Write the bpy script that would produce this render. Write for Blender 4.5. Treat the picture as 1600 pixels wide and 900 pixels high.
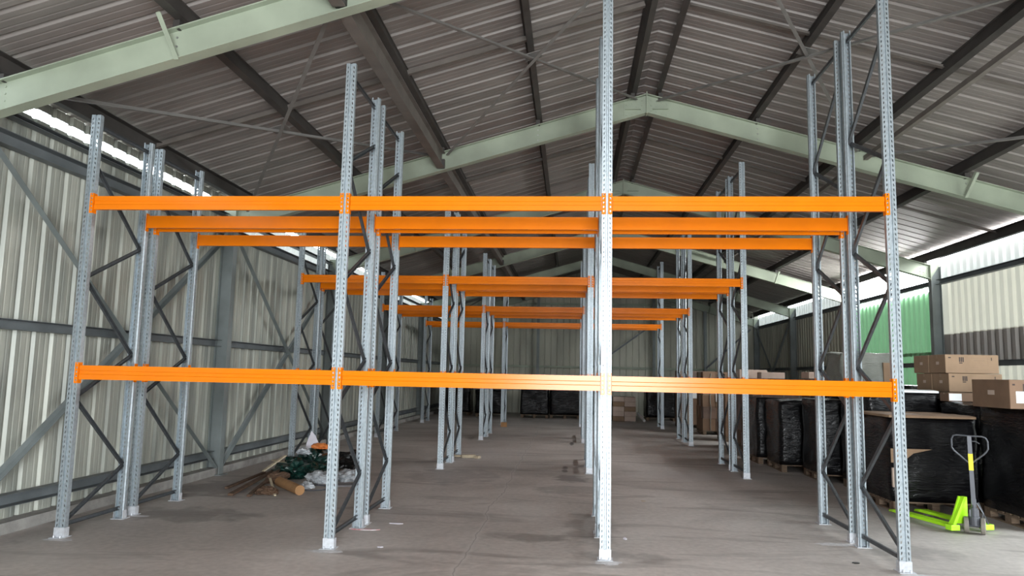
import bpy, math, random
from mathutils import Vector, Matrix, noise
random.seed(7)
sc = bpy.context.scene
for o in list(bpy.data.objects): bpy.data.objects.remove(o)
C = sc.collection
# ------------------------------------------------------------------ camera
F_PX = 1145.2; RX, RY, RZ = 0.11690624, -0.0206749, 0.0826928
CAM = Vector((5.2528, -7.4135, 1.7714))
cd = bpy.data.cameras.new('camera'); cam = bpy.data.objects.new('camera', cd); C.objects.link(cam)
cd.sensor_width = 36; cd.lens = F_PX / 1600 * 36; cd.clip_end = 300; cd.clip_start = .05
M3 = Matrix.Rotation(RZ, 3, 'Z') @ Matrix.Rotation(RX, 3, 'X') @ Matrix.Rotation(RY, 3, 'Y')
rt, fw, up = M3.col[0], M3.col[1], M3.col[2]
cam.matrix_world = Matrix(((rt[0], up[0], -fw[0], CAM[0]), (rt[1], up[1], -fw[1], CAM[1]), (rt[2], up[2], -fw[2], CAM[2]), (0, 0, 0, 1)))
sc.camera = cam
# ------------------------------------------------------------------ view, world, lights
vs = sc.view_settings
vs.view_transform = 'Standard'; vs.look = 'None'; vs.gamma = 1; vs.use_curve_mapping = False; vs.exposure = 0.74
w = bpy.data.worlds.new('sky'); sc.world = w; w.use_nodes = True
bg = w.node_tree.nodes['Background']; bg.inputs[0].default_value = (.86, .95, 1.0, 1); bg.inputs[1].default_value = 6.0
def area(name, loc, rot, sx, sy, power, col=(1, 1, 1)):
    l = bpy.data.lights.new(name, 'AREA'); l.shape = 'RECTANGLE'; l.size = sx; l.size_y = sy; l.energy = power; l.color = col
    o = bpy.data.objects.new(name, l); C.objects.link(o); o.location = loc; o.rotation_euler = rot; return o
P90 = math.pi / 2
area('daylight_front_door', (6.1, -11.85, 2.1), (P90, 0, 0), 3.6, 4.0, 960, (.95, .98, 1))         # open roller door in the front gable
area('daylight_side_door', (13.7, .9, 1.95), (P90, 0, P90), 4.4, 3.7, 100, (.97, 1, .95))         # open side door in the right wall
area('daylight_eaves_opening', (13.86, 12.9, 4.34), (P90, 0, P90), 5.2, .7, 480)                    # gap above the green sheets
area('daylight_eaves_slit_right', (13.745, 7.4, 4.645), (P90, 0, P90), 5.2, .13, 80)
# ------------------------------------------------------------------ materials
def new_mat(name):
    m = bpy.data.materials.new(name); m.use_nodes = True
    return m, m.node_tree.nodes, m.node_tree.links, m.node_tree.nodes['Principled BSDF']
def mat(name, col, rough=.6, metal=0, var=.12, scale=6, bump=0, bscale=40, stretch=(1, 1, 1), spec=.5, col2=None, detail=4):
    m, N, L, b = new_mat(name)
    tc = N.new('ShaderNodeTexCoord'); mp = N.new('ShaderNodeMapping'); mp.inputs['Scale'].default_value = stretch
    L.new(tc.outputs['Object'], mp.inputs[0])
    nz = N.new('ShaderNodeTexNoise'); nz.inputs['Scale'].default_value = scale; nz.inputs['Detail'].default_value = detail
    L.new(mp.outputs[0], nz.inputs[0])
    cr = N.new('ShaderNodeValToRGB'); c2 = col2 or tuple(c * (1 - 2.2 * var) for c in col)
    cr.color_ramp.elements[0].position = .32; cr.color_ramp.elements[1].position = .62
    cr.color_ramp.elements[0].color = (*c2, 1); cr.color_ramp.elements[1].color = (*col, 1)
    L.new(nz.outputs[0], cr.inputs[0]); L.new(cr.outputs[0], b.inputs['Base Color'])
    b.inputs['Roughness'].default_value = rough; b.inputs['Metallic'].default_value = metal
    b.inputs['Specular IOR Level'].default_value = spec
    if bump:
        n2 = N.new('ShaderNodeTexNoise'); n2.inputs['Scale'].default_value = bscale; L.new(mp.outputs[0], n2.inputs[0])
        bp = N.new('ShaderNodeBump'); bp.inputs['Strength'].default_value = bump; bp.inputs['Distance'].default_value = .02
        L.new(n2.outputs[0], bp.inputs['Height']); L.new(bp.outputs[0], b.inputs['Normal'])
    return m
def translucent(name, col, amount, stretch=(1, 1, .15)):
    m = mat(name, col, .7, 0, .06, 3, stretch=stretch)
    N, L = m.node_tree.nodes, m.node_tree.links
    b = N['Principled BSDF']; out = N['Material Output']
    t = N.new('ShaderNodeBsdfTranslucent'); t.inputs[0].default_value = (*col, 1)
    mx = N.new('ShaderNodeMixShader'); mx.inputs[0].default_value = amount
    L.new(b.outputs[0], mx.inputs[1]); L.new(t.outputs[0], mx.inputs[2]); L.new(mx.outputs[0], out.inputs[0])
    return m
MT = {}
MT['galv'] = mat('galvanised_steel', (.45, .51, .55), .46, .62, .10, 30)
MT['galv_plate'] = mat('galvanised_plate', (.62, .64, .68), .5, .3, .08, 30)
MT['brace'] = mat('dull_galvanised_steel', (.11, .12, .13), .5, .5, .12, 18)
MT['orange'] = mat('orange_powder_coat', (.90, .215, .003), .22, 0, .03, 3, spec=.27)
MT['bolt'] = mat('zinc_bolt', (.5, .5, .5), .4, .8)
MT['roof'] = mat('ribbed_roof_sheet', (.28, .252, .238), .5, .15, .12, 1.3, stretch=(.5, 3, 1), detail=8)
MT['rafter'] = mat('pale_green_steel_paint', (.36, .41, .32), .5, 0, .14, 1.2, detail=8)
MT['column'] = mat('grey_green_steel_paint', (.22, .25, .25), .55, 0, .12, 2)
MT['purlin'] = mat('dark_primed_purlin_steel', (.060, .054, .050), .6, .1, .15, 3)
MT['tie'] = mat('brown_grey_tie_steel', (.16, .14, .125), .6, .1, .15, 3)
MT['girt'] = mat('dark_grey_girt_steel', (.16, .18, .19), .55, .1, .12, 3)
MT['rod'] = mat('grey_bracing_steel', (.20, .19, .18), .6, .1, .12, 5)
MT['wall_left'] = mat('weathered_ivory_wall_sheet', (.46, .47, .41), .4, .1, .16, 1.4, stretch=(1, 3, .35), detail=8, col2=(.24, .255, .23))
MT['wall_dark'] = mat('olive_grey_wall_sheet', (.44, .44, .36), .5, .1, .14, 1.4, stretch=(1, 3, .3), detail=8)
MT['cream'] = translucent('cream_translucent_sheet', (.66, .63, .54), .12)
MT['clear_band'] = translucent('white_translucent_sheet', (.74, .75, .73), .12)
MT['shade_band'] = mat('shade_toned_cream_sheet', (.42, .39, .36), .6, 0, .1, 2, stretch=(1, 2, .5))  # greyer cream: the shadow band on the right wall, put into the colour
MT['green'] = translucent('green_translucent_sheet', (.20, .39, .22), .14)
MT['kerb'] = mat('concrete_kerb', (.36, .35, .33), .85, 0, .15, 5, .3, 40)
MT['wood'] = mat('pallet_wood', (.17, .115, .075), .8, 0, .2, 8, .2, 30, stretch=(1, 6, 6))
MT['wood_old'] = mat('old_brown_wood', (.13, .075, .045), .85, 0, .2, 8, .2, 30)
MT['wood_pale'] = mat('pale_split_wood', (.50, .42, .30), .8, 0, .15, 9)
MT['card'] = mat('brown_cardboard', (.29, .19, .118), .8, 0, .07, 4)
MT['card_dark'] = mat('darker_brown_cardboard', (.20, .12, .075), .8, 0, .08, 4)
MT['card_pale'] = mat('faded_cardboard', (.55, .43, .36), .8, 0, .07, 4)
MT['card_tube'] = mat('orange_brown_cardboard', (.36, .19, .08), .8, 0, .1, 6)
MT['tape'] = mat('brown_tape', (.27, .17, .10), .4, 0, .05, 4)
MT['label'] = mat('white_paper_label', (.78, .79, .80), .7, 0, .03, 4)
MT['ink'] = mat('dark_carton_print', (.05, .035, .03), .8, 0, .03, 4)
MT['ink2'] = mat('faint_carton_print', (.26, .17, .11), .8, 0, .03, 4)
MT['jack_green'] = mat('lime_green_paint', (.42, .86, .02), .35, 0, .04, 5)
MT['jack_steel'] = mat('dark_grey_enamel', (.10, .105, .12), .4, .3, .06, 8)
MT['yellow'] = mat('yellow_sticker', (.90, .76, .02), .5, 0, .03, 8)
MT['rubber'] = mat('grey_nylon_wheel', (.22, .20, .17), .6, 0, .08, 8)
MT['paper'] = mat('white_scrap_paper', (.75, .72, .80), .8, 0, .04, 8)
MT['bag_clear'] = mat('clear_crumpled_plastic', (.50, .53, .56), .22, 0, .3, 9)
MT['bag_green'] = mat('dark_green_plastic', (.010, .045, .036), .25, 0, .4, 9)
MT['bag_black'] = mat('black_plastic_bag', (.008, .008, .008), .35, 0, .2, 9)
MT['bag_orange'] = mat('orange_plastic_scrap', (.80, .25, .06), .5, 0, .1, 9)
MT['grey_card'] = mat('grey_flattened_sheet', (.20, .19, .20), .7, 0, .1, 6)
MT['redwhite'] = mat('red_and_white_tape', (.75, .70, .72), .6, 0, 0, 14, col2=(.55, .08, .10))
MT['chalk'] = mat('white_drill_dust', (.62, .61, .62), .95, 0, .1, 20)
MT['brown_film'] = mat('film_covered_cardboard', (.20, .13, .10), .3, 0, .2, 3)
def film(name, col, rough):
    m = mat(name, col, rough, 0, .1, 3, 0, spec=.32)
    N, L = m.node_tree.nodes, m.node_tree.links; b = N['Principled BSDF']
    tc = N.new('ShaderNodeTexCoord'); mp = N.new('ShaderNodeMapping'); mp.inputs['Scale'].default_value = (2, 2, 9)
    L.new(tc.outputs['Object'], mp.inputs[0])
    n = N.new('ShaderNodeTexNoise'); n.inputs['Scale'].default_value = 2.6; n.inputs['Detail'].default_value = 6; n.inputs['Distortion'].default_value = 1.2
    L.new(mp.outputs[0], n.inputs[0])
    bp = N.new('ShaderNodeBump'); bp.inputs['Strength'].default_value = .38; bp.inputs['Distance'].default_value = .04
    L.new(n.outputs[0], bp.inputs['Height']); L.new(bp.outputs[0], b.inputs['Normal'])
    return m
MT['wrap'] = film('black_stretch_film', (.003, .003, .004), .24)
MT['wrap_clear'] = film('clouded_stretch_film', (.24, .25, .22), .3)

def floor_material():
    m, N, L, b = new_mat('stained_concrete')
    geo = N.new('ShaderNodeNewGeometry'); sep = N.new('ShaderNodeSeparateXYZ'); L.new(geo.outputs['Position'], sep.inputs[0])
    def tex(scale, detail, dist=0, sx=1, sy=1):
        mp = N.new('ShaderNodeMapping'); mp.inputs['Scale'].default_value = (sx, sy, 1); L.new(geo.outputs['Position'], mp.inputs[0])
        n = N.new('ShaderNodeTexNoise'); n.inputs['Scale'].default_value = scale; n.inputs['Detail'].default_value = detail; n.inputs['Distortion'].default_value = dist
        L.new(mp.outputs[0], n.inputs[0]); return n.outputs[0]
    def ramp(v, a, ca, z, cz):
        r = N.new('ShaderNodeValToRGB'); r.color_ramp.elements[0].position = a; r.color_ramp.elements[0].color = (*ca, 1)
        r.color_ramp.elements[1].position = z; r.color_ramp.elements[1].color = (*cz, 1); L.new(v, r.inputs[0]); return r.outputs[0]
    def mixc(f, a, bb, mode='MIX'):
        x = N.new('ShaderNodeMix'); x.data_type = 'RGBA'; x.blend_type = mode
        if isinstance(f, float): x.inputs[0].default_value = f
        else: L.new(f, x.inputs[0])
        for s, v in ((6, a), (7, bb)):
            if isinstance(v, tuple): x.inputs[s].default_value = (*v, 1)
            else: L.new(v, x.inputs[s])
        return x.outputs[2]
    def math_(op, a, bb=0.0):
        x = N.new('ShaderNodeMath'); x.operation = op
        for s, v in ((0, a), (1, bb)):
            if isinstance(v, (int, float)): x.inputs[s].default_value = v
            else: L.new(v, x.inputs[s])
        return x.outputs[0]
    base = ramp(tex(.55, 8, .6), .33, (.40, .365, .34), .68, (.56, .52, .49))
    fine = ramp(tex(14, 6), .3, (.86, .86, .86), .7, (1.05, 1.05, 1.05))
    c = mixc(1.0, base, fine, 'MULTIPLY')
    st = ramp(tex(.9, 5, 1.6, .5, 1.7), .54, (0, 0, 0), .68, (1, 1, 1))
    c = mixc(math_('MULTIPLY', st, .7), c, (.24, .215, .20))
    # oil stains with their own places
    wob = tex(3.2, 4)
    def blob(cx, cy, rx, ry, col, amt, c):
        dx = math_('DIVIDE', math_('SUBTRACT', sep.outputs[0], cx), rx); dy = math_('DIVIDE', math_('SUBTRACT', sep.outputs[1], cy), ry)
        d = math_('ADD', math_('MULTIPLY', dx, dx), math_('MULTIPLY', dy, dy))
        d = math_('ADD', d, math_('MULTIPLY', math_('SUBTRACT', wob, .5), 3.2))
        f = ramp(d, .35, (1, 1, 1), 1.0, (0, 0, 0))
        return mixc(math_('MULTIPLY', f, amt), c, col)
    for a in [(4.75, .85, .55, .22, (.12, .11, .10), .55), (5.5, 1.5, .35, 1.0, (.14, .13, .12), .4), (5.7, .15, .5, .25, (.15, .14, .13), .4),
              (5.3, 5.6, .35, .5, (.12, .11, .11), .6), (5.3, 4.3, .7, .5, (.15, .14, .13), .4), (.7, 1.4, .9, .5, (.15, .14, .13), .5),
              (.0, 3.4, .7, .9, (.13, .12, .12), .5), (7.6, 6.4, 1.4, .7, (.50, .47, .46), .45), (3.4, 9.5, 1.0, .8, (.46, .43, .42), .4),
              (.6, -.7, .9, .35, (.46, .44, .42), .35), (8.8, .9, .5, .4, (.15, .14, .13), .35), (3.2, 5.5, .9, 1.1, (.20, .18, .18), .4),
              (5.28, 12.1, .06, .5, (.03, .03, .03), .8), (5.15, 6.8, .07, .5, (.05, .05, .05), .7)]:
        c = blob(*a, c)
    # construction joint
    jx = math_('SUBTRACT', sep.outputs[0], math_('ADD', 4.22, math_('MULTIPLY', math_('SUBTRACT', tex(1.3, 3), .5), .25)))
    j = ramp(math_('ABSOLUTE', jx), .008, (1, 1, 1), .05, (0, 0, 0))
    c = mixc(math_('MULTIPLY', j, .55), c, (.50, .47, .45))
    j2 = ramp(math_('ABSOLUTE', jx), .003, (1, 1, 1), .009, (0, 0, 0))
    c = mixc(math_('MULTIPLY', j2, .5), c, (.16, .15, .14))
    for y in (4.7, 10.25, 15.8):
        jy = math_('ABSOLUTE', math_('SUBTRACT', sep.outputs[1], math_('ADD', y, math_('MULTIPLY', math_('SUBTRACT', tex(1.1, 3), .5), .2))))
        c = mixc(math_('MULTIPLY', ramp(jy, .006, (1, 1, 1), .03, (0, 0, 0)), .4), c, (.15, .14, .13))
    L.new(c, b.inputs['Base Color']); b.inputs['Roughness'].default_value = .62; b.inputs['Specular IOR Level'].default_value = .35
    bp = N.new('ShaderNodeBump'); bp.inputs['Strength'].default_value = .15; bp.inputs['Distance'].default_value = .01
    L.new(tex(30, 5), bp.inputs['Height']); L.new(bp.outputs[0], b.inputs['Normal'])
    return m
MT['floor'] = floor_material()
MT['grass'] = mat('pale_gravel_ground', (.30, .31, .25), .9, 0, .2, 2)

# ------------------------------------------------------------------ mesh helpers
class MB:
    def __init__(s): s.v = []; s.f = []
    def add(s, vs_, fs):
        n = len(s.v); s.v += [tuple(p) for p in vs_]; s.f += [tuple(i + n for i in f) for f in fs]; return s
    def box(s, x0, y0, z0, x1, y1, z1):
        return s.add([(x0, y0, z0), (x1, y0, z0), (x1, y1, z0), (x0, y1, z0), (x0, y0, z1), (x1, y0, z1), (x1, y1, z1), (x0, y1, z1)],
                     [(0, 3, 2, 1), (4, 5, 6, 7), (0, 1, 5, 4), (1, 2, 6, 5), (2, 3, 7, 6), (3, 0, 4, 7)])
    def loft(s, rings, caps=True, closed=True):
        n = len(rings[0]); vs_ = [p for r in rings for p in r]; fs = []
        for k in range(len(rings) - 1):
            for i in range(n if closed else n - 1):
                a = k * n + i; b = k * n + (i + 1) % n; fs.append((a, b, b + n, a + n))
        if caps and closed: fs.append(tuple(reversed(range(n)))); fs.append(tuple(range((len(rings) - 1) * n, len(rings) * n)))
        return s.add(vs_, fs)
    def extr(s, prof, p0, p1, upv=(0, 0, 1)):
        p0 = Vector(p0); p1 = Vector(p1); d = (p1 - p0).normalized(); u = Vector(upv); u = (u - d * u.dot(d)).normalized(); r = d.cross(u)
        return s.loft([[q + r * a + u * b for a, b in prof] for q in (p0, p1)])
    def tube(s, pts, rad, n=8, closed=False):
        pts = [Vector(p) for p in pts]; rings = []; N_ = len(pts); prev = None
        for i, p in enumerate(pts):
            a = pts[i - 1] if (i or closed) else p; b = pts[(i + 1) % N_] if (i < N_ - 1 or closed) else p
            d = (b - a).normalized(); u = prev if prev else (Vector((0, 0, 1)) if abs(d.z) < .9 else Vector((1, 0, 0)))
            u = (u - d * u.dot(d)).normalized(); prev = u; r = d.cross(u); R_ = rad[i] if isinstance(rad, (list, tuple)) else rad
            rings.append([p + (r * math.cos(t * 2 * math.pi / n) + u * math.sin(t * 2 * math.pi / n)) * R_ for t in range(n)])
        if closed: rings.append(rings[0])
        return s.loft(rings, caps=not closed)
    def cyl(s, p0, p1, r, n=16): return s.tube([p0, p1], r, n)
    def mesh(s, name, m, bevel=0, smooth=False):
        me = bpy.data.meshes.new(name); me.from_pydata([tuple(p) for p in s.v], [], s.f); me.materials.append(m)
        me.update()
        if smooth: me.polygons.foreach_set('use_smooth', [True] * len(me.polygons))
        return me
def link(name, me, parent=None, loc=(0, 0, 0), rot=(0, 0, 0)):
    o = bpy.data.objects.new(name, me); C.objects.link(o); o.location = loc; o.rotation_euler = rot
    if parent: o.parent = parent
    return o
def tag(o, label=None, cat=None, group=None, kind=None):
    if label: o['label'] = label
    if cat: o['category'] = cat
    if group: o['group'] = group
    if kind: o['kind'] = kind
    return o
def empty(name, loc, label, cat, group=None, rz=0):
    o = bpy.data.objects.new(name, None); C.objects.link(o); o.location = loc; o.rotation_euler = (0, 0, rz); o.empty_display_size = .1
    return tag(o, label, cat, group)
def part(name, mb, m, parent, **k): return link(name, mb.mesh(name, m, **k), parent)
def structure(name, mb, m, **k): return tag(link(name, mb.mesh(name, m, **k)), kind='structure')
def bevelled(o, wd, seg=2):
    b = o.modifiers.new('bevel', 'BEVEL'); b.width = wd; b.segments = seg; b.limit_method = 'ANGLE'; return o
def I_prof(h, w, tf=.012, tw=.008):
    a, b = w / 2, h / 2; t = tw / 2
    return [(-a, -b), (a, -b), (a, -b + tf), (t, -b + tf), (t, b - tf), (a, b - tf), (a, b), (-a, b), (-a, b - tf), (-t, b - tf), (-t, -b + tf), (-a, -b + tf)]
def C_prof(h, w, t=.004):   # open channel, opening towards +a
    a, b = w / 2, h / 2
    return [(-a, -b), (a, -b), (a, -b + t), (-a + t, -b + t), (-a + t, b - t), (a, b - t), (a, b), (-a, b)]
def L_prof(w, t=.006): return [(-w / 2, -w / 2), (w / 2, -w / 2), (w / 2, -w / 2 + t), (-w / 2 + t, -w / 2 + t), (-w / 2 + t, w / 2), (-w / 2, w / 2)]

# ------------------------------------------------------------------ building dimensions
XC, SL = 6.47, .287
XIL, XIR = -.57, 13.54           # inner column flanges
XSL, XSR = -.80, 13.77           # wall sheets
RAFT_B, RAFT_T = 6.19, 6.52      # rafter underside / top on the ridge line
SHEET = 6.84                     # roof sheet on the ridge line
PY = [-11.93 + 5.54 * k for k in range(8)]   # frames
Y0, Y1 = PY[0], PY[-1] + .1
def zr(x, z0): return z0 - SL * abs(x - XC)

# ------------------------------------------------------------------ floor and kerbs
structure('floor', MB().box(-.95, Y0 - .15, -.2, 13.92, Y1 + .1, 0), MT['floor'])
structure('trim_1', MB().box(-.93, Y0, .001, -.62, Y1, .12), MT['kerb'])
structure('trim_2', MB().box(13.60, 3.2, .001, 13.90, Y1, .12), MT['kerb'])
structure('ground', MB().box(-60, -60, -.5, 75, 90, -.21), MT['grass'])

# ------------------------------------------------------------------ ribbed sheets
def rib_line(a0, a1, pitch, rib, top, h, minor=True):
    pts = [(a0, 0)]; a = a0 + pitch * .5
    while a + rib < a1:
        if minor:
            for f in (.36, .68):
                q = a - pitch * (1 - f)
                if q > pts[-1][0] + .01: pts += [(q - .014, 0), (q - .004, h * .10), (q + .004, h * .10), (q + .014, 0)]
        s = (rib - top) / 2
        pts += [(a - rib / 2, 0), (a - rib / 2 + s, h), (a + rib / 2 - s, h), (a + rib / 2, 0)]; a += pitch
    pts.append((a1, 0)); return pts
def wall_sheet(mb, x, out, ya, yb, z0, z1, pitch=.29, off=0):     # ribs run upright, stand outwards
    pr = rib_line(ya, yb, pitch, .085, .035, .032) if out < 0 else rib_line(ya, yb, .27, .16, .09, .055, False)
    lo = [(x + out * h, y, z0) for y, h in pr]; hi = [(x + out * h, y, z1) for y, h in pr]
    return mb.loft([lo, hi], closed=False)
def roof_side(side):
    mb = MB(); pr = rib_line(Y0 - .2, Y1 + .1, .34, .075, .03, .038)
    xs = [XC, XSL - .04] if side < 0 else [XC, XSR + .04]
    return mb.loft([[(x, y, zr(x, SHEET) + h) for y, h in pr] for x in xs], closed=False)
mb = roof_side(-1); mb2 = roof_side(1); mb.add(mb2.v, mb2.f)
cap = [(XC - .3, zr(XC - .3, SHEET) + .045), (XC, SHEET + .06), (XC + .3, zr(XC + .3, SHEET) + .045)]
mb.loft([[(x, Y0 - .2, z) for x, z in cap], [(x, Y1 + .1, z) for x, z in cap]], closed=False)
structure('ceiling', mb, MT['roof'])
# left wall: sheets to 4.45 m, an open slit, then an eaves sheet; clear band in the further bays
mb = MB(); wall_sheet(mb, XSL, -1, Y0, Y1, .08, 4.22); structure('wall_left', mb, MT['wall_left'])
mb = MB(); wall_sheet(mb, XSL - .004, -1, Y0, PY[3], 4.2, 4.53); wall_sheet(mb, XSL, -1, Y0, PY[3], 4.64, 4.75); structure('wall_left_upper', mb, MT['wall_left'])
mb = MB(); wall_sheet(mb, XSL - .004, -1, PY[3], Y1, 4.2, 4.64); structure('window_1', mb, MT['clear_band'])
# right wall
DS0, DS1, DSZ = -1.4, 3.2, 3.8
mb = MB(); wall_sheet(mb, XSR, 1, Y0, DS0, .08, 4.1); wall_sheet(mb, XSR, 1, DS0, DS1, DSZ, 4.1); wall_sheet(mb, XSR, 1, PY[5] - .1, Y1, .08, 4.1)
structure('wall_right', mb, MT['wall_dark'])
mb = MB(); wall_sheet(mb, XSR, 1, DS1, PY[4], 2.86, 4.1); wall_sheet(mb, XSR, 1, DS1, PY[4], .08, 2.2); structure('window_2', mb, MT['cream'])
mb = MB(); wall_sheet(mb, XSR + .004, 1, DS1, PY[4], 2.18, 2.88); structure('wall_right_shade_strip', mb, MT['shade_band'])  # shaded band across the cream wall, drawn as a darker strip of sheet
mb = MB(); wall_sheet(mb, XSR, 1, PY[4], PY[5] - .1, .08, 3.93, .30)
structure('window_3', mb, MT['green'])
mb = MB(); wall_sheet(mb, XSR + .004, 1, PY[4], PY[5] - .1, 2.42, 2.50, .30); structure('trim_3', mb, MT['wall_dark'])
mb = MB(); wall_sheet(mb, XSR + .004, 1, Y0, PY[4], 4.1, 4.56); wall_sheet(mb, XSR + .004, 1, PY[5] - .1, Y1, 4.1, 4.56); structure('window_4', mb, MT['clear_band'])
# gables
def gable(name, y, out, m, door=None):
    mb = MB(); pr = rib_line(XSL, XSR, .29, .06, .03, .03, False)
    if XC not in [p[0] for p in pr]: pr.append((XC, 0)); pr.sort()
    def seg(sub, zlo): mb.loft([[(x, y + out * h, zlo - .06) for x, h in sub], [(x, y + out * h, zr(x, SHEET) + .035) for x, h in sub]], closed=False)
    if door:
        a, b, z = door; seg([p for p in pr if p[0] <= a], .05); seg([p for p in pr if p[0] >= b], .05); seg([p for p in pr if a - .2 <= p[0] <= b + .2], z)
    else: seg(pr, .05)
    return structure(name, mb, m)
gable('wall_back', PY[7] + .1, 1, MT['wall_dark'])
gable('wall_front', PY[0] - .1, -1, MT['wall_left'], (4.3, 7.9, 4.15))

# ------------------------------------------------------------------ portal frames
ORD = ['in the front gable wall', 'behind the camera row', 'nearest the camera, rafter crossing the top left corner', 'over the second pair of racks, ridge plate at upper centre', 'third in view, second ridge plate down', 'fourth in view, further down the hall', 'fifth in view, near the far end', 'against the far gable wall']
for k, y in enumerate(PY):
    f = empty('portal_frame', (0, y, 0), 'pale green steel portal frame ' + ORD[k], 'steel frame', 'portal frames of the shed')
    for s, xi in ((-1, XIL), (1, XIR)):
        xo = xi + s * .225; xm = (xi + xo) / 2
        cb = MB().extr(I_prof(.225, .15), (xm, 0, .012), (xm, 0, zr(xi, RAFT_T) - .03), (1, 0, 0)); cb.box(xm - .17, -.12, 0, xm + .17, .12, .012)
        part('column', cb, MT['column'], f)
        r = MB(); xa = xi - s * .002; prof = [(b, a) for a, b in I_prof(.33, .15)]
        zm = (RAFT_B + RAFT_T) / 2
        r.loft([[(x, a, zr(x, zm) + b) for a, b in I_prof(.33, .15)] for x in (xa, XC + s * .008)])
        part('rafter', r, MT['rafter'], f)
        e = MB()      # bolted eaves end plate and stiffener
        zt = zr(xi, RAFT_T); e.box(xa - s * .0 - .008, -.085, zt - .36, xa + .008, .085, zt + .02)
        for zz in (.06, .15, .24, .31):
            for yy in (-.05, .05):
                pass
        e.add([(xi + s * .01, -.07, zt), (xi + s * .21, -.07, zt), (xi + s * .01, -.07, zt - .3), (xi + s * .01, -.06, zt), (xi + s * .21, -.06, zt), (xi + s * .01, -.06, zt - .3)], [(0, 1, 2), (5, 4, 3), (0, 3, 4, 1), (1, 4, 5, 2), (2, 5, 3, 0)])
        for i in range(4):
            for j in range(3):
                x = xi - s * (.06 + .07 * j); z = zr(x, zm) + (-.11 + .073 * i)
                e.cyl((x, -.012, z), (x, -.004, z), .012, 6)
        part('end_plate', e, MT['rafter'], f)
    a = MB(); x0, x1 = XC - .38, XC + .38       # ridge plate with bolts
    for yy in (-.018, .006):
        a.loft([[(x, yy + t, zr(x, RAFT_B) + .03) for x in (x0, XC, x1)] + [(x, yy + t, zr(x, RAFT_T) - .03) for x in (x1, XC, x0)] for t in (0, .012)])
    a.box(XC - .008, -.08, RAFT_B - .02, XC + .008, .08, RAFT_T + .03)
    a.box(XC - .36, -.07, RAFT_B + .06, XC - .1, -.018, RAFT_B + .075); a.box(XC + .1, -.07, RAFT_B + .06, XC + .36, -.018, RAFT_B + .075)
    for s in (-1, 1):
        for i in range(3):
            for j in range(4):
                x = XC + s * (.08 + .085 * j); z = zr(x, RAFT_B) + .07 + .09 * i; a.cyl((x, -.028, z), (x, -.017, z), .012, 6)
    part('ridge_plate', a, MT['rafter'], f)
    cl = MB()
    for xx in (1.37, 3.0, 4.64, 6.24, 6.70, 8.3, 9.94, 11.57, -.40, 13.44): cl.box(xx - .035, -.05, zr(xx, RAFT_T) - .01, xx + .035, .05, zr(xx, SHEET) - .235)
    for xx in (3.0,): cl.box(xx - .055, -.074, zr(xx, RAFT_B) + .05, xx + .055, .074, zr(xx, RAFT_B) + .20)
    part('purlin_cleat', cl, MT['purlin'], f)
    for xx in (1.37, 4.64, 8.3, 11.57):
        st = MB(); s = 1 if xx > XC else -1
        for i in range(3): st.cyl((xx, -.014, zr(xx, RAFT_B) + .07 + .09 * i), (xx, -.004, zr(xx, RAFT_B) + .07 + .09 * i), .011, 6)
        part('bolt_row', st, MT['bolt'], f)
    for xx in (1.37, 11.57):
        part('flange_stay', MB().extr(L_prof(.05), (xx, -.34, zr(xx, RAFT_T) + .02), (xx + (.05 if xx < XC else -.05), -.06, zr(xx, RAFT_B) + .012)), MT['rafter'], f)

# ------------------------------------------------------------------ purlins, ties, girts
PN = {6.24: ('left of the ridge, beside it', 0), 6.70: ('right of the ridge, beside it', 0), 4.64: ('on the left slope, next down from the ridge', 0), 3.0: ('on the left slope, midway to the eaves', 0), 1.37: ('on the left slope, last before the eaves', 0),
      8.30: ('on the right slope, next down from the ridge', 0), 9.94: ('on the right slope, midway to the eaves', 0), 11.57: ('on the right slope, last before the eaves', 0)}
for x, (t, _) in PN.items():
    s = -1 if x < XC else 1; n = Vector((s * SL, 0, 1)).normalized(); h = .21
    z = zr(x, SHEET) - h / 2 * 1.04 - .012
    o = link('roof_purlin', MB().extr([(-.04, -h / 2), (.04, -h / 2), (.04, h / 2), (-.04, h / 2)][::1] if 0 else I_prof(h, .085, .008, .05), (x, Y0, z), (x, Y1, z), n).mesh('roof_purlin', MT['purlin']))
    tag(o, 'dark steel roof purlin running lengthwise ' + t, 'purlin')
for s, x, t in ((-1, -.40, 'left'), (1, 13.50, 'right')):
    z1 = zr(x, SHEET) - .015 - .025
    o = link('eaves_beam', MB().extr(C_prof(.20, .09, .006) if s < 0 else [(-a, b) for a, b in C_prof(.20, .09, .006)][::-1], (x, Y0, z1 - .11), (x, Y1, z1 - .11)).mesh('eaves_beam', MT['purlin']))
    tag(o, 'dark steel eaves beam under the roof edge above the %s wall' % t, 'eaves beam')
for k in range(1, 7):
    ya, yb = PY[k] + .075, PY[k + 1] - .075
    bay = ['', 'behind the camera', 'over the nearest racks', 'over the first aisle', 'over the middle racks', 'over the second aisle', 'over the far racks'][k]
    for x, side in ((3.0, 'left'), (9.94, 'right')):
        if side == 'left': tb = MB().extr(I_prof(.27, .13, .010, .02), (x, ya + .005, zr(x, RAFT_B) + .165), (x, yb - .005, zr(x, RAFT_B) + .165))
        else: tb = MB().extr(C_prof(.07, .07, .006), (x + .05, ya + .005, zr(x, RAFT_B) + .19), (x + .05, yb - .005, zr(x, RAFT_B) + .19))
        tag(link('longitudinal_tie', tb.mesh('longitudinal_tie', MT['tie'])), 'brown-grey steel tie beam between rafters on the %s slope, %s' % (side, bay), 'tie beam')
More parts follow.
